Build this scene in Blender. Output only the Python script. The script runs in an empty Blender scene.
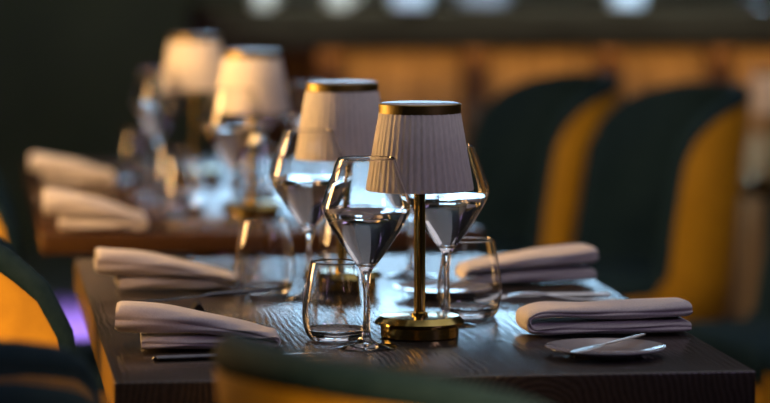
import bpy, bmesh, math, random
from mathutils import Vector, Matrix
random.seed(7)
S = bpy.context.scene
C = S.collection
PI = math.pi

# ------------------------------------------------------------------ camera
cam_d = bpy.data.cameras.new('camera')
cam = bpy.data.objects.new('camera', cam_d); C.objects.link(cam)
cam_d.sensor_width = 36.0
cam_d.lens = 3200 / 770 * 36.0
cam.location = (0, 0, 1.27)
cam.rotation_euler = (math.radians(90 - 4.992), 0, math.radians(-7.449))
cam_d.clip_start = 0.1; cam_d.clip_end = 60
cam_d.dof.use_dof = True
cam_d.dof.focus_distance = 3.98
cam_d.dof.aperture_fstop = 2.7
S.camera = cam

# ------------------------------------------------------------------ world, lights, exposure
w = bpy.data.worlds.new('world'); S.world = w; w.use_nodes = True
w.node_tree.nodes['Background'].inputs[0].default_value = (0.5, 0.55, 0.6, 1)
w.node_tree.nodes['Background'].inputs[1].default_value = 0.05

def area(name, loc, look, size, size_y, power, col, shape='RECTANGLE', spread=PI):
    d = bpy.data.lights.new(name, 'AREA'); d.shape = shape; d.size = size; d.size_y = size_y
    d.energy = power; d.color = col; d.spread = spread
    o = bpy.data.objects.new(name, d); C.objects.link(o); o.location = loc
    o.rotation_euler = (Vector(look) - Vector(loc)).to_track_quat('-Z', 'Y').to_euler()
    return o
WARM_WINDOW = 36.0      # strength of the low warm daylight in the side window
COOL_WINDOW = 10.0       # strength of the cool daylight in the far window
area('violet_fill_light', (3.4, 0.6, 2.7), (0.9, 4.2, 0.8), 0.8, 0.8, 17, (0.68, 0.50, 1.0))  # violet fill standing in for an unseen coloured source right of the camera
area('warm_fill_light', (1.9, 3.2, 2.9), (1.65, 7.1, 0.6), 0.5, 0.5, 2.6, (1.0, 0.60, 0.25), spread=math.radians(45))  # added fill, aimed to brighten the mustard side of the right chairs
area('warm_fill_light', (-0.75, 1.6, 2.7), (-0.22, 4.25, 0.55), 0.2, 0.2, 5, (1.0, 0.52, 0.18), spread=math.radians(18))  # narrow beam added to light the mustard chair at the left edge
area('warm_fill_light', (0.9, 0.3, 2.4), (0.5, 2.8, 0.5), 0.2, 0.2, 5, (1.0, 0.6, 0.25), spread=math.radians(22))  # extra beam on the foreground chair, no real fixture
area('warm_fill_light', (-0.7, 4.4, 2.9), (0.45, 6.2, 0.9), 0.25, 0.25, 3.5, (1.0, 0.60, 0.26), spread=math.radians(36))  # added from front left to warm the two far lamp shades
area('soft_ambient_fill', (1.4, 4.6, 3.05), (1.4, 4.6, 0), 3.0, 6.0, 36, (0.92, 0.90, 1.0))  # broad invented panel that lifts the ambient level of the closed room
area('bar_bowl_fill', (2.0, 9.35, 2.0), (2.0, 9.95, 1.03), 2.4, 0.15, 9, (0.50, 0.76, 1.0), spread=math.radians(20))  # cool helper light added so the crockery on the bar shows bright
area('wall_fill_light', (0.4, 10.6, 2.9), (0.4, 12.6, 1.0), 0.8, 0.4, 16.0, (0.85, 1.0, 0.7))  # added greenish fill that raises the dark far wall, not a fixture
area('violet_floor_light', (-0.3, 9.4, 2.7), (0.30, 10.0, 0.0), 0.3, 0.3, 110, (0.35, 0.20, 1.0), spread=math.radians(28))
area('bar_strip_light', (3.1, 9.93, 0.868), (3.1, 9.99, 0.0), 4.6, 0.03, 4, (1.0, 0.45, 0.10))

S.view_settings.view_transform = 'Standard'
S.view_settings.look = 'None'
S.view_settings.exposure = 0.0
S.view_settings.gamma = 1.0
S.view_settings.use_curve_mapping = False
S.cycles.use_denoising = True
S.cycles.max_bounces = 16
S.cycles.transmission_bounces = 14
S.cycles.transparent_max_bounces = 16
S.cycles.sample_clamp_indirect = 6.0
S.cycles.blur_glossy = 0.3

# ------------------------------------------------------------------ materials
def mat(name, col, rough=0.5, metal=0.0, trans=0.0, ior=1.5, emit=None, es=0.0, sheen=0.0, spec=0.5, coat=0.0):
    m = bpy.data.materials.new(name); m.use_nodes = True
    b = m.node_tree.nodes['Principled BSDF']
    b.inputs['Base Color'].default_value = (*col, 1)
    b.inputs['Roughness'].default_value = rough
    b.inputs['Metallic'].default_value = metal
    b.inputs['Transmission Weight'].default_value = trans
    b.inputs['IOR'].default_value = ior
    b.inputs['Specular IOR Level'].default_value = spec
    b.inputs['Sheen Weight'].default_value = sheen
    b.inputs['Coat Weight'].default_value = coat
    if emit:
        b.inputs['Emission Color'].default_value = (*emit, 1)
        b.inputs['Emission Strength'].default_value = es
    return m
def nodes(m): return m.node_tree.nodes, m.node_tree.links, m.node_tree.nodes['Principled BSDF']
def add_noise(m, c1, c2, scale=20, bump=0.0, stretch=(1, 1, 1), dist=0.002, detail=4, rough=None):
    n, l, b = nodes(m)
    tc = n.new('ShaderNodeTexCoord'); mp = n.new('ShaderNodeMapping'); mp.inputs['Scale'].default_value = stretch
    no = n.new('ShaderNodeTexNoise'); no.inputs['Scale'].default_value = scale; no.inputs['Detail'].default_value = detail
    cr = n.new('ShaderNodeValToRGB')
    cr.color_ramp.elements[0].position = 0.35; cr.color_ramp.elements[1].position = 0.65
    cr.color_ramp.elements[0].color = (*c1, 1); cr.color_ramp.elements[1].color = (*c2, 1)
    l.new(tc.outputs['Object'], mp.inputs[0]); l.new(mp.outputs[0], no.inputs[0]); l.new(no.outputs[0], cr.inputs[0])
    l.new(cr.outputs[0], b.inputs['Base Color'])
    if bump:
        bp = n.new('ShaderNodeBump'); bp.inputs['Strength'].default_value = bump; bp.inputs['Distance'].default_value = dist
        l.new(no.outputs[0], bp.inputs['Height']); l.new(bp.outputs[0], b.inputs['Normal'])
    return m

# brushed dark oak: wavy cathedral grain running along the table
def wood_table(name, c1, c2, rough):
    m = mat(name, c1, rough)
    n, l, b = nodes(m)
    tc = n.new('ShaderNodeTexCoord'); mp = n.new('ShaderNodeMapping'); mp.inputs['Scale'].default_value = (1.0, 0.35, 1.0)
    wv = n.new('ShaderNodeTexWave'); wv.wave_type = 'RINGS'; wv.rings_direction = 'Y'
    wv.inputs['Scale'].default_value = 40; wv.inputs['Distortion'].default_value = 9.0
    wv.inputs['Detail'].default_value = 2.0; wv.inputs['Detail Scale'].default_value = 0.5
    mp.inputs['Location'].default_value = (-0.12, 0, -0.70)
    fine = n.new('ShaderNodeTexNoise'); fine.inputs['Scale'].default_value = 260
    mp2 = n.new('ShaderNodeMapping'); mp2.inputs['Scale'].default_value = (1, 0.06, 1)
    l.new(tc.outputs['Object'], mp.inputs[0]); l.new(mp.outputs[0], wv.inputs[0])
    l.new(tc.outputs['Object'], mp2.inputs[0]); l.new(mp2.outputs[0], fine.inputs[0])
    ad = n.new('ShaderNodeMath'); ad.operation = 'ADD'
    l.new(wv.outputs['Fac'], ad.inputs[0]); l.new(fine.outputs[0], ad.inputs[1])
    hv = n.new('ShaderNodeMath'); hv.operation = 'MULTIPLY'; hv.inputs[1].default_value = 0.5
    l.new(ad.outputs[0], hv.inputs[0])
    cr = n.new('ShaderNodeValToRGB'); cr.color_ramp.elements[0].color = (*c1, 1); cr.color_ramp.elements[1].color = (*c2, 1)
    l.new(hv.outputs[0], cr.inputs[0]); l.new(cr.outputs[0], b.inputs['Base Color'])
    bp = n.new('ShaderNodeBump'); bp.inputs['Strength'].default_value = 0.7; bp.inputs['Distance'].default_value = 0.0007
    l.new(hv.outputs[0], bp.inputs['Height']); l.new(bp.outputs[0], b.inputs['Normal'])
    return m

M = {}
M['table'] = wood_table('brushed_dark_oak', (0.020, 0.015, 0.012), (0.056, 0.043, 0.034), 0.21)
M['table2'] = wood_table('warm_oak', (0.042, 0.019, 0.008), (0.085, 0.040, 0.016), 0.22)
M['iron'] = mat('black_iron', (0.012, 0.012, 0.012), 0.45, 0.6)
M['glass'] = mat('clear_glass', (1, 1, 1), 0.0, 0, 1.0, 1.5)
M['brass'] = mat('polished_brass', (0.5, 0.38, 0.12), 0.18, 1.0)
add_noise(M['brass'], (0.46, 0.35, 0.10), (0.55, 0.42, 0.14), 60)
M['ring'] = mat('satin_brass_ring', (0.28, 0.20, 0.06), 0.42, 1.0)
add_noise(M['ring'], (0.24, 0.17, 0.05), (0.30, 0.22, 0.07), 60)
M['water'] = mat('still_water', (1, 1, 1), 0.0, 0, 1.0, 1.333)
M['pewter'] = mat('satin_top_lid', (0.42, 0.42, 0.44), 0.34, 0.8)
add_noise(M['pewter'], (0.38, 0.38, 0.40), (0.44, 0.44, 0.46), 50)
M['shade'] = mat('pleated_fabric', (0.62, 0.56, 0.50), 0.85, sheen=0.2)
add_noise(M['shade'], (0.58, 0.53, 0.48), (0.66, 0.60, 0.54), 300, 0.15, (1, 1, 0.3), 0.0004)
M['diffuser'] = mat('lamp_diffuser', (0.30, 0.29, 0.27), 0.5)
M['linen'] = mat('linen_napkin', (0.60, 0.55, 0.53), 0.9, sheen=0.25)
add_noise(M['linen'], (0.55, 0.505, 0.49), (0.64, 0.59, 0.57), 420, 0.25, (1, 1, 1), 0.0005)
M['steel'] = mat('polished_steel', (0.75, 0.74, 0.73), 0.28, 1.0)
add_noise(M['steel'], (0.70, 0.69, 0.68), (0.80, 0.79, 0.78), 90)
M['darksteel'] = mat('dark_steel', (0.10, 0.10, 0.11), 0.22, 1.0)
add_noise(M['darksteel'], (0.085, 0.085, 0.095), (0.12, 0.12, 0.13), 90)
M['china'] = mat('grey_porcelain', (0.34, 0.33, 0.35), 0.12, coat=0.5)
add_noise(M['china'], (0.32, 0.31, 0.33), (0.37, 0.36, 0.38), 40)
M['white'] = mat('white_porcelain', (0.75, 0.78, 0.80), 0.15)
add_noise(M['white'], (0.72, 0.75, 0.77), (0.78, 0.81, 0.83), 40)
M['warmwhite'] = mat('cream_porcelain', (0.62, 0.50, 0.38), 0.2)
add_noise(M['warmwhite'], (0.60, 0.48, 0.36), (0.64, 0.52, 0.40), 40)
M['mustard'] = add_noise(mat('mustard_leather', (0.4, 0.2, 0.02), 0.55), (0.42, 0.225, 0.010), (0.50, 0.275, 0.014), 30, 0.25, dist=0.001)
M['teal'] = add_noise(mat('dark_teal_velvet', (0.02, 0.04, 0.045), 0.85, spec=0.08), (0.007, 0.021, 0.032), (0.012, 0.030, 0.043), 60, 0.2, dist=0.001)
M['floor'] = add_noise(mat('dark_floor', (0.02, 0.02, 0.02), 0.35), (0.030, 0.028, 0.026), (0.050, 0.046, 0.040), 8, 0.1)
M['walldark'] = add_noise(mat('dark_green_wall', (0.02, 0.025, 0.018), 0.7), (0.028, 0.033, 0.022), (0.050, 0.055, 0.036), 1.6, 0.0)
M['ceil'] = add_noise(mat('ceiling_paint', (0.03, 0.03, 0.03), 0.9), (0.022, 0.022, 0.022), (0.03, 0.03, 0.03), 3)
M['counter'] = add_noise(mat('dark_counter_wood', (0.04, 0.02, 0.01), 0.7, spec=0.0), (0.026, 0.017, 0.009), (0.045, 0.030, 0.016), 14, 0.1, (0.3, 2, 2))
M['panel'] = add_noise(mat('tan_bar_panel', (0.5, 0.33, 0.14), 0.6), (0.26, 0.19, 0.095), (0.46, 0.35, 0.19), 7, 0.1, (4, 1, 0.5))
M['post'] = add_noise(mat('bar_post_wood', (0.12, 0.06, 0.02), 0.5), (0.045, 0.022, 0.008), (0.07, 0.035, 0.012), 12)
M['backbar'] = add_noise(mat('grey_green_backbar', (0.16, 0.17, 0.15), 0.5), (0.030, 0.036, 0.034), (0.060, 0.068, 0.062), 4)
M['frame'] = mat('window_frame_paint', (0.04, 0.04, 0.04), 0.5)
M['day_cool'] = mat('cool_daylight_pane', (0.1, 0.1, 0.1), 0.3, emit=(0.42, 0.71, 1.0), es=COOL_WINDOW)
M['day_warm'] = mat('warm_daylight_pane', (0.1, 0.1, 0.1), 0.3, emit=(1.0, 0.56, 0.20), es=WARM_WINDOW)

# ------------------------------------------------------------------ mesh helpers
def bx(bm, x0, x1, y0, y1, z0, z1, bev=0.0):
    r = bmesh.ops.create_cube(bm, size=1)
    for v in r['verts']:
        v.co = Vector(((x0+x1)/2 + v.co.x*(x1-x0), (y0+y1)/2 + v.co.y*(y1-y0), (z0+z1)/2 + v.co.z*(z1-z0)))
    if bev:
        es = list({e for v in r['verts'] for e in v.link_edges})
        bmesh.ops.bevel(bm, geom=es, offset=bev, segments=3, affect='EDGES', profile=0.5)
def lathe(bm, prof, n=64, closed=False, x=0, y=0, mod=None):
    rings = []
    for r, z in prof:
        if r < 1e-6: rings.append([bm.verts.new((x, y, z))])
        else:
            ring = []
            for i in range(n):
                a = 2*PI*i/n; rr = r if mod is None else r + mod(i, r, z)
                ring.append(bm.verts.new((x + rr*math.cos(a), y + rr*math.sin(a), z)))
            rings.append(ring)
    pairs = list(zip(rings, rings[1:]))
    if closed: pairs.append((rings[-1], rings[0]))
    for a, b in pairs:
        if len(a) == 1 and len(b) == 1: continue
        for i in range(n):
            j = (i+1) % n
            if len(a) == 1: bm.faces.new((a[0], b[j], b[i]))
            elif len(b) == 1: bm.faces.new((a[i], a[j], b[0]))
            else: bm.faces.new((a[i], a[j], b[j], b[i]))
def crom(pts, k):
    """Catmull-Rom through tuples, k steps each."""
    out = []; P = [pts[0]] + list(pts) + [pts[-1]]
    for i in range(1, len(P)-2):
        a, b, c, d = P[i-1], P[i], P[i+1], P[i+2]
        for s in range(k):
            t = s/k
            out.append(tuple(0.5*(2*b[q] + (c[q]-a[q])*t + (2*a[q]-5*b[q]+4*c[q]-d[q])*t*t + (3*b[q]-a[q]-3*c[q]+d[q])*t**3) for q in range(len(b))))
    out.append(tuple(pts[-1])); return out
def sweep(bm, pts, n=20, ex=2.0, up=(0, 1, 0), wob=None, fix=0, groove=0.0):
    """pts: (x,y,z,width,thick); width is along `up`-fixed side vector, thick perpendicular to it and the path."""
    rings = []; side = Vector(up)
    for i, p in enumerate(pts):
        a = Vector(pts[max(0, i-1)][:3]); b = Vector(pts[min(len(pts)-1, i+1)][:3])
        t = (b-a).normalized()
        if fix and i >= fix: t = t_keep
        t_keep = t; s = (side - t*side.dot(t)).normalized(); nn = t.cross(s)
        ring = []
        for k in range(n):
            an = 2*PI*k/n; c, sn = math.cos(an), math.sin(an)
            u = math.copysign(abs(c)**(2/ex), c)*p[3]/2; v = math.copysign(abs(sn)**(2/2.0), sn)*p[4]/2
            if groove: u -= math.copysign(groove*math.exp(-(sn/.16)**2), u)
            q = Vector(p[:3]) + s*u + nn*v
            if wob: q += wob(i, k)
            ring.append(bm.verts.new(q))
        rings.append(ring)
    for a, b in zip(rings, rings[1:]):
        for k in range(n):
            bm.faces.new((a[k], a[(k+1) % n], b[(k+1) % n], b[k]))
    bm.faces.new(rings[0][::-1]); bm.faces.new(rings[-1])
def obj(name, bm, m, parent=None, smooth=True, angle=35):
    bmesh.ops.recalc_face_normals(bm, faces=bm.faces)
    me = bpy.data.meshes.new(name); bm.to_mesh(me); bm.free()
    me.materials.append(m)
    if smooth:
        me.polygons.foreach_set('use_smooth', [True]*len(me.polygons))
        me.set_sharp_from_angle(angle=math.radians(angle))
    o = bpy.data.objects.new(name, me); C.objects.link(o)
    if parent: o.parent = parent
    return o
def B(): return bmesh.new()
def tag(o, label, cat, group=None):
    o['label'] = label; o['category'] = cat
    if group: o['group'] = group
    return o
def thing(name, label, cat, loc=(0, 0, 0), rz=0, group=None):
    o = bpy.data.objects.new(name, None); C.objects.link(o); o.location = loc; o.rotation_euler = (0, 0, rz)
    return tag(o, label, cat, group)
def struct(name, bm, m, parent=None, smooth=False):
    o = obj(name, bm, m, parent, smooth)
    if not parent: o['kind'] = 'structure'
    return o
def kids(o): return [c for c in C.objects if c.parent == o]
def dup(root, loc, rz=0, label=None, scale=None):
    def rec(o, par):
        c = o.copy(); C.objects.link(c); c.parent = par
        for ch in kids(o): rec(ch, c)
        return c
    r = rec(root, None); r.location = loc; r.rotation_euler = (0, 0, rz)
    if label: r['label'] = label
    if scale: r.scale = scale
    return r

# ------------------------------------------------------------------ the room
X0, X1, Y0, Y1, H = -1.10, 5.6, -2.6, 12.6, 3.1
b = B(); bx(b, X0, X1, Y0, Y1, -0.1, 0); struct('floor', b, M['floor'])
b = B(); bx(b, X0, X1, Y0, Y1, H, H+0.1); struct('ceiling', b, M['ceil'])
# the far wall with the opening of its long window
WX0, WX1, WZ0, WZ1 = 0.95, 2.75, 1.42, 2.40
b = B(); bx(b, X0, WX0, Y1, Y1+0.15, 0, H); bx(b, WX1, X1, Y1, Y1+0.15, 0, H)
bx(b, WX0, WX1, Y1, Y1+0.15, 0, WZ0); bx(b, WX0, WX1, Y1, Y1+0.15, WZ1, H)
struct('wall_back', b, M['walldark'])
b = B(); bx(b, X1, X1+0.15, Y0, Y1, 0, H); struct('wall_right', b, M['walldark'])
b = B(); bx(b, X0, X1, Y0-0.15, Y0, 0, H); struct('wall_front', b, M['walldark'])
LY0, LY1, LZ0, LZ1 = 4.75, 5.40, 0.80, 2.30
b = B(); bx(b, X0-0.15, X0, Y0, LY0, 0, H); bx(b, X0-0.15, X0, LY1, Y1, 0, H)
bx(b, X0-0.15, X0, LY0, LY1, 0, LZ0); bx(b, X0-0.15, X0, LY0, LY1, LZ1, H)
struct('wall_left', b, M['walldark'])
b = B()
nx = 4
for i in range(nx+1):
    x = WX0 + (WX1-WX0)*i/nx; bx(b, max(WX0, x-0.03), min(WX1, x+0.03), Y1+0.03, Y1+0.10, WZ0, WZ1)
bx(b, WX0, WX1, Y1+0.03, Y1+0.10, WZ0, WZ0+0.05); bx(b, WX0, WX1, Y1+0.03, Y1+0.10, WZ1-0.05, WZ1)
wf = struct('window_1', b, M['frame'])
b = B(); bx(b, WX0, WX1, Y1+0.11, Y1+0.13, WZ0, WZ1); struct('window_glass', b, M['day_cool'], wf)
b = B()
for y in (LY0, LY1-0.04): bx(b, X0-0.10, X0-0.03, y, y+0.04, LZ0, LZ1)
for z in (LZ0, (LZ0+LZ1)/2-0.02, LZ1-0.04): bx(b, X0-0.10, X0-0.03, LY0, LY1, z, z+0.04)
wf = struct('window_2', b, M['frame'])
b = B(); bx(b, X0-0.13, X0-0.11, LY0, LY1, LZ0, LZ1); struct('window_glass', b, M['day_warm'], wf)

# ------------------------------------------------------------------ the bar
bar = thing('bar_counter', 'long bar with dark wooden top and amber lit tan front panels', 'bar', (0, 0, 0))
BX0, BX1, BY = 0.80, 5.5, 10.0
b = B(); bx(b, BX0-0.06, BX1, BY-0.14, BY+0.75, 0.875, 1.00, 0.008); obj('countertop', b, M['counter'], bar)
b = B(); bx(b, BX0+0.02, BX1-0.02, BY+0.03, BY+0.68, 0.0, 0.874); obj('body', b, M['counter'], bar)
edges = [(1.16, 1.56), (1.62, 1.99), (2.05, 2.35), (2.41, 2.83), (2.89, 3.3), (3.36, 3.8), (3.86, 4.3), (4.36, 4.8), (4.86, 5.3)]
for a, c in edges:
    b = B(); bx(b, a, c, BY+0.01, BY+0.029, 0.0, 0.873, 0.003); obj('front_panel', b, M['panel'], bar)
for i, (a, c) in enumerate(edges):
    b = B(); bx(b, a-0.07, a+0.01, BY-0.05, BY+0.029, 0.0, 0.873, 0.004); obj('post', b, M['post'], bar)
b = B(); bx(b, 1.1, 5.4, 11.9, 12.3, 0.0, 1.12, 0.01); tag(obj('back_counter', b, M['backbar']), 'grey green back counter standing behind the bar', 'counter')

# blurred white crockery along the bar top
def bowl_prof(r, h):
    out = [(0, 0.0), (r*0.80, 0.0), (r*0.90, h*0.06), (r*0.98, h*0.35), (r, h), (r*0.96, h), (r*0.93, h*0.4), (r*0.78, h*0.14), (0, h*0.12)]
    return out
def bar_bowl(x, y, r, h, label, m='white'):
    b = B(); lathe(b, bowl_prof(r, h), 40)
    o = tag(obj('serving_bowl', b, M[m]), label, 'bowl'); o.location = (x, y, 1.0); return o
bar_bowl(1.375, 9.91, 0.070, 0.09, 'wide pale blue-lit bowl on the bar above the front table lamp')
bar_bowl(2.07, 9.94, 0.062, 0.09, 'pale bowl on the bar above the chair with the mustard side')
bar_bowl(1.640, 10.16, 0.105, 0.08, 'broad dim grey bowl on the bar, between the two bright bowls', 'china')
def bar_cup(x, y, r, h, label):
    t = thing('cup', label, 'cup', (x, y, 1.0))
    b = B(); lathe(b, [(0, 0), (r*0.9, 0), (r, h*0.15), (r, h), (r*0.94, h), (r*0.94, h*0.32), (r*0.6, h*0.08), (0, h*0.08)], 36)
    obj('bowl', b, M['warmwhite'], t)
    b = B(); sweep(b, crom([(r*0.9, 0, h*0.8, .008, .008), (r*1.5, 0, h*0.75, .008, .008), (r*1.5, 0, h*0.4, .008, .008), (r*0.9, 0, h*0.3, .008, .008)], 6), 10)
    obj('handle', b, M['warmwhite'], t)
bar_cup(1.152, 9.95, 0.042, 0.07, 'cream cup on the bar, above the space between the second and third table lamps')
bar_cup(0.915, 9.95, 0.035, 0.07, 'small cream cup at the far left end of the bar top')
# clear glass bottle
t = thing('bottle', 'clear glass bottle standing on the bar at the upper right', 'bottle', (2.50, 10.0, 1.0))
b = B(); lathe(b, [(0, .004), (.036, 0), (.038, .01), (.038, .17), (.014, .22), (.013, .29), (.011, .29), (.012, .22), (.034, .165), (.034, .012), (0, .012)], 40)
obj('body', b, M['glass'], t)
b = B(); lathe(b, [(0, .281), (.010, .281), (.010, .291), (.017, .291), (.017, .305), (0, .305)], 24); obj('stopper', b, M['panel'], t)

# ------------------------------------------------------------------ tables
def table(label, x0, x1, y0, y1, m, thick):
    t = thing('dining_table', label, 'table', ((x0+x1)/2, (y0+y1)/2, 0))
    hx, hy = (x1-x0)/2, (y1-y0)/2
    b = B(); bx(b, -hx, hx, -hy, hy, 0.75-thick, 0.75, 0.0025); obj('tabletop', b, m, t)
    for sy in (-1, 1):
        b = B(); lathe(b, [(0, 0.02), (0.035, 0.02), (0.035, 0.75-thick), (0, 0.75-thick)], 24, y=sy*hy*0.55); obj('pedestal', b, M['iron'], t)
        b = B(); bx(b, -0.22, 0.22, sy*hy*0.55-0.2, sy*hy*0.55+0.2, 0, 0.02, 0.006); obj('base_plate', b, M['iron'], t)
    return t
table('dark brushed oak dining table in front, set with the sharp lamp and glasses', 0.162, 0.907, 3.605, 4.95, M['table'], 0.05)
table('reddish brown dining table behind the front one, set with two blurred lamps', 0.121, 0.868, 5.345, 7.05, M['table2'], 0.034)

# ------------------------------------------------------------------ lamps
def make_lamp(label, loc, rz=0):
    t = thing('table_lamp', label, 'lamp', loc, rz)
    b = B(); lathe(b, [(0, 0), (.047, 0), (.049, .002), (.049, .0145), (.051, .0155), (.0565, .0180), (.0570, .0205), (.0495, .0275), (.0480, .0278), (0, .0278)], 96)
    obj('base', b, M['brass'], t, angle=20)
    b = B(); lathe(b, [(0, .0278), (.0105, .0278), (.0105, .031), (.0072, .0325), (.0072, .250), (0, .250)], 32); obj('pole', b, M['brass'], t)
    N = 46*8
    def pl(i, r, z): return 0.00055*math.cos(i/8*2*PI)*(1 if .187 < z < .283 else .4) * (1.0 + 0.5*math.sin(i*1.7/8*2.1))
    b = B(); lathe(b, [(.0672, .186), (.0674, .188), (.0590, .236), (.0512, .283), (.0505, .2835), (.0503, .281), (.0580, .236), (.0655, .188)], N, True, mod=pl)
    obj('lamp_shade', b, M['shade'], t, angle=80)
    b = B(); lathe(b, [(.0515, .2825), (.0515, .2935), (.0500, .2945), (.0490, .2935), (.0490, .2825)], 96, True); obj('top_ring', b, M['ring'], t)
    b = B(); lathe(b, [(0, .2900), (.0488, .2900), (.0488, .2946), (.0478, .2952), (0, .2952)], 64); obj('diffuser', b, M['pewter'], t)
    b = B(); lathe(b, [(0, .225), (.018, .225), (.020, .240), (.012, .262), (.006, .2899), (0, .2899)], 32); obj('bulb_holder', b, M['brass'], t)
    return t
T = 0.75
l1 = make_lamp('brass table lamp in front, sharp pleated shade lit at its left edge', (0.561, 3.955, T))
dup(l1, (0.526, 4.492, T), 0.3, 'second table lamp, pale topped shade half hidden behind the front wine glass')
dup(l1, (0.498, 5.620, T), 0.7, 'blurred tan shaded table lamp nearest the camera on the table behind')
dup(l1, (0.452, 6.40, T), 0.1, 'farthest tan shaded table lamp, leftmost against the dark wall')

# ------------------------------------------------------------------ glasses
def glass_wall(outer, th, zfloor):
    """outer: (r,z) from the inner floor height up to the rim; returns outer + inner profile."""
    inner = []
    for i, (r, z) in enumerate(outer):
        a = outer[max(0, i-1)]; c = outer[min(len(outer)-1, i+1)]
        dx, dz = c[0]-a[0], c[1]-a[1]; L = math.hypot(dx, dz) or 1
        inner.append((max(r - th*dz/L, 0.0008), z + th*dx/L))
    return inner
def make_wine(label, loc, rz=0):
    foot = [(0, .0008), (.034, 0), (.0375, .0010), (.0375, .0018), (.030, .0028), (.014, .0058), (.0062, .0115), (.0042, .022)]
    stem = [(.0037, .05), (.0038, .075), (.0052, .090)]
    bowl = crom([(.0085, .0975), (.0190, .111), (.0345, .1335), (.0475, .155), (.0540, .1685), (.0548, .1755), (.0525, .185), (.0465, .203), (.0395, .221), (.0355, .2330)], 5)
    th = 0.0013
    inn = [p for p in glass_wall(bowl, th, 0)]
    inner = [p for p in inn if p[1] > .1045]
    prof = foot + stem + bowl + [(bowl[-1][0]-th*.5, .2336)] + inner[::-1] + [(.006, .1035), (0, .1025)]
    b = B(); lathe(b, prof, 72)
    o = obj('wine_glass', b, M['glass'], angle=60); o.location = loc; o.rotation_euler = (0, 0, rz)
    wl = .168
    wp = [(max(0, r_)+.00015, z_) for r_, z_ in inner if z_ < wl]
    b = B(); lathe(b, [(0, .1024), (.006, .1034)] + wp + [(wp[-1][0]+.0003, wl), (0, wl)], 72)
    obj('water', b, M['water'], o, angle=50)
    return tag(o, label, 'wine glass', 'angular wine glasses on the tables')
def make_tumbler(label, loc, rz=0):
    outer = crom([(.0300, .0), (.0345, .002), (.0395, .012), (.0425, .028), (.0425, .045), (.0390, .070), (.0345, .092), (.0325, .1020)], 5)
    th = 0.0015
    inn = [p for p in glass_wall(outer, th, 0) if p[1] > .012]
    prof = [(0, .003), (.022, .002)] + outer + [(outer[-1][0]-th*.5, .1028)] + inn[::-1] + [(.028, .0085), (0, .0070)]
    b = B(); lathe(b, prof, 72)
    o = obj('water_tumbler', b, M['glass'], angle=60); o.location = loc; o.rotation_euler = (0, 0, rz)
    return tag(o, label, 'glass', 'stemless water tumblers on the tables')
wg = make_wine('sharp angular wine glass standing just left of the front lamp', (0.482, 3.862, T))
for loc, lab in [((0.613, 4.072, T), 'angular wine glass half hidden behind the right side of the front lamp'),
                 ((0.467, 4.385, T), 'blurred wine glass standing left of the second lamp'),
                 ((0.645, 4.640, T), 'wine glass mostly hidden behind the front lamp shade, at the far right place'),
                 ((0.455, 5.50, T), 'blurred wine glass in front of the third lamp'),
                 ((0.610, 5.72, T), 'blurred wine glass just right of the third lamp'),
                 ((0.372, 6.30, T), 'farthest left wine glass, under the leftmost lamp shade'),
                 ((0.577, 6.36, T), 'blurred wine glass between the two far lamps')]:
    dup(wg, loc, 0.4, lab)
tm = make_tumbler('sharp water tumbler left of the front wine glass', (0.455, 3.950, T))
for loc, lab in [((0.657, 4.160, T), 'water tumbler right of the front lamp, before the far napkin'),
                 ((0.413, 4.460, T), 'blurred water tumbler at the end of the far left napkin'),
                 ((0.558, 4.690, T), 'water tumbler behind the pole of the front lamp, beside the second lamp'),
                 ((0.380, 5.67, T), 'blurred tumbler left of the third lamp base'),
                 ((0.375, 5.95, T), 'blurred tumbler with a tall warm glint, beside the nearer far napkin'),
                 ((0.335, 6.50, T), 'leftmost blurred tumbler, at the end of the farthest napkin'),
                 ((0.545, 6.05, T), 'blurred tumbler standing right of the far lamp pole')]:
    dup(tm, loc, 0.2, lab)

tm.scale = (1, 1, .95)
# ------------------------------------------------------------------ napkins
def make_napkin(label, pts, depth, loc, rz, seed=1):
    rnd = random.Random(seed); ph = rnd.random()*6
    P = crom([(x, 0, z, depth, t) for x, z, t in pts], 7)
    n = len(P); Q = []
    for i, p in enumerate(P):
        e = min(i, n-1-i); k = (0.80, 0.96, 1.0)[min(e, 2)]
        Q.append((p[0], p[1] + 0.002*math.sin(p[0]*28+ph), p[2], p[3]*(0.97+0.03*k), p[4]*k))
    # the cut end is open: its rolled edge stands proud round a shallow hollow
    e0, e1 = Vector(Q[-1][:3]), Vector(Q[-2][:3]); d = (e1-e0).normalized()
    for dist, kw, kt in ((.0002, .95, .70), (.004, .93, .52), (.012, .90, .40)):
        q = e0 + d*dist; Q.append((q.x, q.y, q.z, Q[n-1][3]*kw, Q[n-1][4]*kt))
    def wob(i, k):
        return Vector((0, 0.0012*math.sin(i*.5+k*.9+ph), 0.0007*math.sin(i*0.45+k*0.6+ph)))
    b = B(); sweep(b, Q, 36, 5.0, (0, 1, 0), wob, fix=n-1, groove=.0035)
    o = obj('napkin', b, M['linen'], angle=75); o.location = loc; o.rotation_euler = (0, 0, rz)
    return tag(o, label, 'napkin', 'folded linen napkins on the tables')
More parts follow.
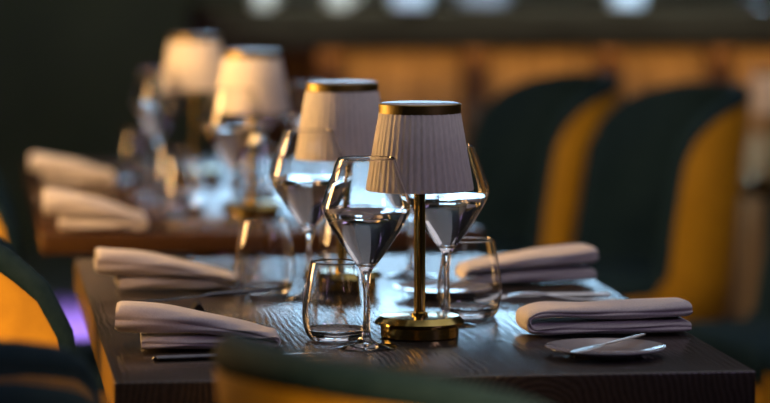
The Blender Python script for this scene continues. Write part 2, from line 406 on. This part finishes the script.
# right near: fold at its inner (left) end, two plump layers
right = [(.208, .0100, .0165), (.15, .0100, .0165), (.07, .0095, .0160), (.022, .0085, .0145), (.0055, .0100, .0125), (.0015, .0180, .0105), (.0065, .0260, .0115), (.032, .0300, .0140), (.09, .0290, .0170), (.15, .0295, .0190), (.209, .0315, .0205)]
make_napkin('plump folded napkin at the right corner of the front table, beside the saucer', right, .085, (0.693, 3.960, T+.0014), 0.0, 3)
right2 = [(.205, .0130, .0200), (.13, .0115, .0190), (.06, .0090, .0150), (.020, .0080, .0125), (.005, .0110, .0095), (.0035, .0160, .0085), (.014, .0225, .0095), (.045, .0265, .0130), (.10, .0325, .0190), (.15, .0365, .0230), (.208, .0405, .0260)]
make_napkin('folded napkin at the far right of the front table, behind the right tumbler', right2, .10, (0.697, 4.540, T+.0012), 0.03, 4).scale = (.95, 1, 1)
left = [(.030, .0105, .0165), (.08, .0100, .0165), (.15, .0080, .0145), (.180, .0062, .0115), (.193, .0072, .0085), (.196, .0110, .0070), (.192, .0148, .0085), (.175, .0180, .0115), (.145, .0235, .0165), (.10, .0315, .0240), (.05, .0370, .0310), (.0, .0405, .0350)]
make_napkin('folded napkin at the left corner of the front table, behind the blurred chair', left, .085, (0.177, 3.885, T+.0016), -0.03, 5)
make_napkin('folded napkin at the far left of the front table, before the blurred tumbler', left, .10, (0.178, 4.530, T+.0016), -0.02, 6)
make_napkin('pale blurred napkin on the table behind, nearer of its two', left, .12, (0.126, 5.42, T+.0016), -0.02, 7).scale = (.88, 1, 1.2)
make_napkin('pale blurred napkin on the table behind, farther of its two', left, .12, (0.123, 6.42, T+.0016), -0.02, 8).scale = (.85, 1, 1)

# ------------------------------------------------------------------ cutlery and saucers
def saucer(label, x, y):
    b = B(); lathe(b, [(0, .002), (.038, .001), (.042, 0), (.045, .003), (.066, .0095), (.0725, .0115), (.0725, .0130), (.066, .0118), (.046, .0070), (.040, .0060), (0, .0060)], 72)
    o = obj('saucer', b, M['china'], angle=50); o.location = (x, y, T)
    return tag(o, label, 'saucer', 'small grey saucers on the front table')
saucer('round grey saucer with a butter knife across it, right front of the table', 0.757, 3.748)
saucer('grey saucer half hidden behind the right tumbler, before the far napkin', 0.660, 4.395)
def flat_tool(name, pts, m, ex=2.5):
    b = B(); sweep(b, crom(pts, 6), 16, ex, (0, 1, 0)); return obj(name, b, m, angle=60)
# butter knife: handle -> neck -> broad blade
BK = [(0, 0, 0, .004, .002), (.006, 0, 0, .0075, .0030), (.05, 0, 0, .0070, .0030), (.075, 0, 0, .0045, .0030), (.086, 0, 0, .010, .0016), (.105, 0, 0, .0175, .0011), (.125, 0, 0, .0165, .0010), (.140, 0, 0, .0080, .0009), (.145, 0, 0, .002, .0007)]
k = flat_tool('butter_knife', BK, M['steel']); tag(k, 'small steel butter knife lying across the front saucer', 'knife')
k.location = (0.815, 3.797, T+.0195); k.rotation_euler = (0, math.radians(3.5), math.radians(180+40))
k2 = k.copy(); C.objects.link(k2); k2['label'] = 'steel butter knife on the saucer behind the right tumbler'
k2.location = (0.715, 4.462, T+.0190); k2.rotation_euler = (0, math.radians(3.0), math.radians(180+45))
# dinner knives on little dark rests
DK = [(0, 0, 0, .008, .003), (.008, 0, 0, .0160, .0065), (.05, 0, 0, .0150, .0070), (.085, 0, 0, .0105, .0065), (.095, 0, 0, .0120, .0040), (.11, 0, 0, .0175, .0022), (.16, 0, 0, .0180, .0018), (.195, 0, 0, .0110, .0014), (.212, 0, 0, .0015, .0010)]
def dinner_knife(label, loc, rot, m='darksteel'):
    o = flat_tool('dinner_knife', DK, M[m]); o.location = loc; o.rotation_euler = rot
    return tag(o, label, 'knife', 'dinner knives on the tables')
def rest(label, x, y):
    b = B(); v = []
    for yy in (-.022, .022):
        v.append([b.verts.new((sx, yy, z)) for sx, z in ((-.0125, 0), (.0125, 0), (.0022, .0150), (-.0022, .0150))])
    for i in range(4): b.faces.new((v[0][i], v[0][(i+1) % 4], v[1][(i+1) % 4], v[1][i]))
    b.faces.new(v[0][::-1]); b.faces.new(v[1])
    bmesh.ops.bevel(b, geom=list(b.edges), offset=.0010, segments=2, affect='EDGES')
    o = obj('knife_rest', b, M['iron']); o.location = (x, y, T)
    return tag(o, label, 'knife rest', 'triangular black knife rests')
rest('black triangular knife rest between the two left napkins of the front table', 0.302, 4.235)
dinner_knife('dark dinner knife propped on the rest between the two left napkins', (0.405, 4.300, T+.0240), (0, math.radians(3.0), math.radians(180+14)))
rest('black triangular knife rest on the table behind, right of its near napkin', 0.262, 5.385)
dinner_knife('dark dinner knife across the near napkin end on the table behind', (0.352, 5.400, T+.0225), (0, math.radians(2.2), math.radians(180+4)))
dinner_knife('dark dinner knife in front of the left corner napkin, partly behind the blurred chair', (0.215, 3.775, T+.0036), (0, 0, math.radians(6)))
# fork
t = B()
FK = crom([(0, 0, 0, .006, .002), (.008, 0, 0.0005, .0135, .0032), (.06, 0, .002, .0080, .0034), (.105, 0, .0095, .0050, .0038), (.130, 0, .0120, .0080, .0026), (.142, 0, .0105, .0200, .0018), (.155, 0, .0075, .0220, .0016)], 6)
sweep(t, FK, 14, 2.5)
for q in range(4):
    y = (q-1.5)*.0060
    sweep(t, crom([(.152, y, .0082, .0036, .0017), (.170, y, .0045, .0030, .0016), (.190, y*.95, .0012, .0024, .0014), (.198, y*.9, .0008, .0012, .0010)], 4), 8)
fk = obj('fork', t, M['steel'], angle=60); tag(fk, 'steel fork lying between the two right napkins, tines toward the tumbler', 'fork')
fk.location = (0.885, 4.300, T+.0018); fk.rotation_euler = (0, 0, math.radians(180+2))
dk = dinner_knife('steel dinner knife beside the fork, between the two right napkins', (0.885, 4.345, T+.0036), (0, 0, math.radians(180-4)), 'steel')

# ------------------------------------------------------------------ chairs
TOPC = [(-.25, .860), (-.20, .855), (-.138, .838), (-.09, .812), (-.053, .775), (-.032, .735), (-.022, .68), (-.015, .58), (-.003, .47), (.03, .435), (.23, .425)]
def top_at(x):
    if x <= TOPC[0][0]: return TOPC[0][1]
    for (a, za), (c, zc) in zip(TOPC, TOPC[1:]):
        if x <= c: return za + (zc-za)*(x-a)/(c-a)
    return TOPC[-1][1]
def plan():
    pts = []
    W = .25
    xs = [.23 - .23*i/26 for i in range(26)]
    for x in xs: pts.append((x, -W, 0, -1))
    for i in range(41):
        a = -PI/2 + PI*i/40
        # superellipse-ish rounded back
        cx, sy = math.cos(a), math.sin(a)
        pts.append((-.25*abs(cx)**0.85, W*math.copysign(abs(sy)**0.9, sy), -cx, sy))
    for x in xs[::-1]: pts.append((x, W, 0, 1))
    return pts
def lean(x, y, z, bk): return Vector((x - max(0, z-.45)*.12*bk, y, z))
def make_chair(label, loc, rz):
    t = thing('barrel_chair', label, 'chair', loc, rz, 'mustard and dark teal barrel chairs')
    PL = plan(); nrow = 12
    def surf(bm, off0, off1, z0, dz, shrink=0.0):
        grids = []
        for off, flip in ((off0, 0), (off1, 1)):
            g = []
            for x, y, nx_, ny_ in PL:
                zt = top_at(x) - dz; bk = max(0, min(1, (.10-x)/.25)); col = []
                L = math.hypot(nx_, ny_)
                for j in range(nrow+1):
                    f = j/nrow; z = z0 + (zt-z0)*f
                    tuck = .030*(1-min(1, (z-z0)/.12))**2      # shell curves in at its bottom
                    o_ = off + tuck
                    col.append(bm.verts.new(lean(x - nx_/L*o_, y - ny_/L*o_, z, bk)))
                g.append(col)
            grids.append(g)
        A, Bq = grids; n = len(A)
        for i in range(n-1):
            for j in range(nrow):
                bm.faces.new((A[i][j], A[i+1][j], A[i+1][j+1], A[i][j+1]))
                bm.faces.new((Bq[i][j], Bq[i][j+1], Bq[i+1][j+1], Bq[i+1][j]))
            bm.faces.new((A[i][nrow], A[i+1][nrow], Bq[i+1][nrow], Bq[i][nrow]))
            bm.faces.new((A[i][0], Bq[i][0], Bq[i+1][0], A[i+1][0]))
        for i in (0, n-1):
            for j in range(nrow): bm.faces.new((A[i][j], A[i][j+1], Bq[i][j+1], Bq[i][j]))
    b = B(); surf(b, 0, .018, .34, .012); obj('outer_shell', b, M['mustard'], t, angle=60)
    b = B()
    rim = []
    for x, y, nx_, ny_ in PL:
        L = math.hypot(nx_, ny_); bk = max(0, min(1, (.10-x)/.25)); z = top_at(x)
        p = lean(x - nx_/L*.018, y - ny_/L*.018, z, bk); rim.append((p.x, p.y, p.z, .04, .04))
    # round tube along the top edge
    rings = []
    for i, p in enumerate(rim):
        a = Vector(rim[max(0, i-1)][:3]); c = Vector(rim[min(len(rim)-1, i+1)][:3]); tt = (c-a).normalized()
        nv = Vector((PL[i][2], PL[i][3], 0)); nv = (nv - tt*nv.dot(tt)).normalized(); bt = tt.cross(nv)
        rings.append([b.verts.new(Vector(p[:3]) + nv*math.cos(2*PI*k/14)*.019 + bt*math.sin(2*PI*k/14)*.019) for k in range(14)])
    for a, c in zip(rings, rings[1:]):
        for k in range(14): b.faces.new((a[k], a[(k+1) % 14], c[(k+1) % 14], c[k]))
    b.faces.new(rings[0]); b.faces.new(rings[-1][::-1])
    obj('rim', b, M['teal'], t, angle=60)
    b = B(); surf(b, .019, .042, .38, .010)
    obj('inner_padding', b, M['teal'], t, angle=60)
    b = B(); bx(b, -.14, .235, -.185, .185, .385, .465, .030); obj('seat_cushion', b, M['teal'], t)
    b = B(); bx(b, -.13, .215, -.165, .165, .332, .384, .010); obj('seat_base', b, M['mustard'], t)
    for sx in (-1, 1):
        for sy in (-1, 1):
            b = B(); sweep(b, [(sx*.185+.03, sy*.19, 0, .022, .022), (sx*.135+.03, sy*.15, .333, .036, .036)], 14, 2, (0, 1, 0)); obj('leg', b, M['iron'], t)
    return t
def R(d): return math.radians(d)
cb = make_chair('chair with its broad mustard side to the camera, in front of the lit bar', (1.492, 7.24, 0), R(193))
cb.scale = (1, 1, 1.02)
ca = dup(cb, (1.295, 7.77, 0), R(193), 'dark teal chair left of the broad mustard one, small mustard tab on its back')
b = B(); bx(b, -.194, -.184, .13, .155, .60, .70, .004); obj('pull_tab', b, M['mustard'], ca)
dup(cb, (1.66, 6.11, 0), R(193), 'dark chair cut off by the right edge of the photo')
dup(cb, (0.140, 4.43, 0), R(5), 'orange-lit mustard chair at the left edge, beside the far left napkin')
dup(cb, (-0.115, 3.28, 0), R(90), 'chair with a thick dark rim at the lower left corner, before the front table', (1, 1, 1.0))
dup(cb, (-0.12, 2.70, 0), R(90), 'chair whose dark top just shows at the very bottom left corner', (1, 1, 1.055))
dup(cb, (0.525, 2.93, 0), R(26), 'very blurred mustard chair in the foreground, in front of the table', (1, 1, 1.015))
dup(cb, (0.11, 5.95, 0), R(0), 'dim blurred chair left of the table behind')

# side table with a pale shaded lamp at the right edge
t = thing('side_table', 'small round side table at the right edge, under the pale lamp', 'table', (2.01, 7.85, 0))
b = B(); lathe(b, [(0, .585), (.095, .585), (.10, .590), (.10, .60), (.095, .605), (0, .605)], 40); obj('tabletop', b, M['counter'], t)
b = B(); lathe(b, [(0, .02), (.02, .02), (.02, .585), (0, .585)], 20); obj('pedestal', b, M['iron'], t)
b = B(); lathe(b, [(0, 0), (.12, 0), (.12, .02), (0, .02)], 32); obj('base_plate', b, M['iron'], t)
dup(l1, (2.01, 7.85, .605), 0, 'pale pink blurred lamp cut off by the right edge, above the chairs')
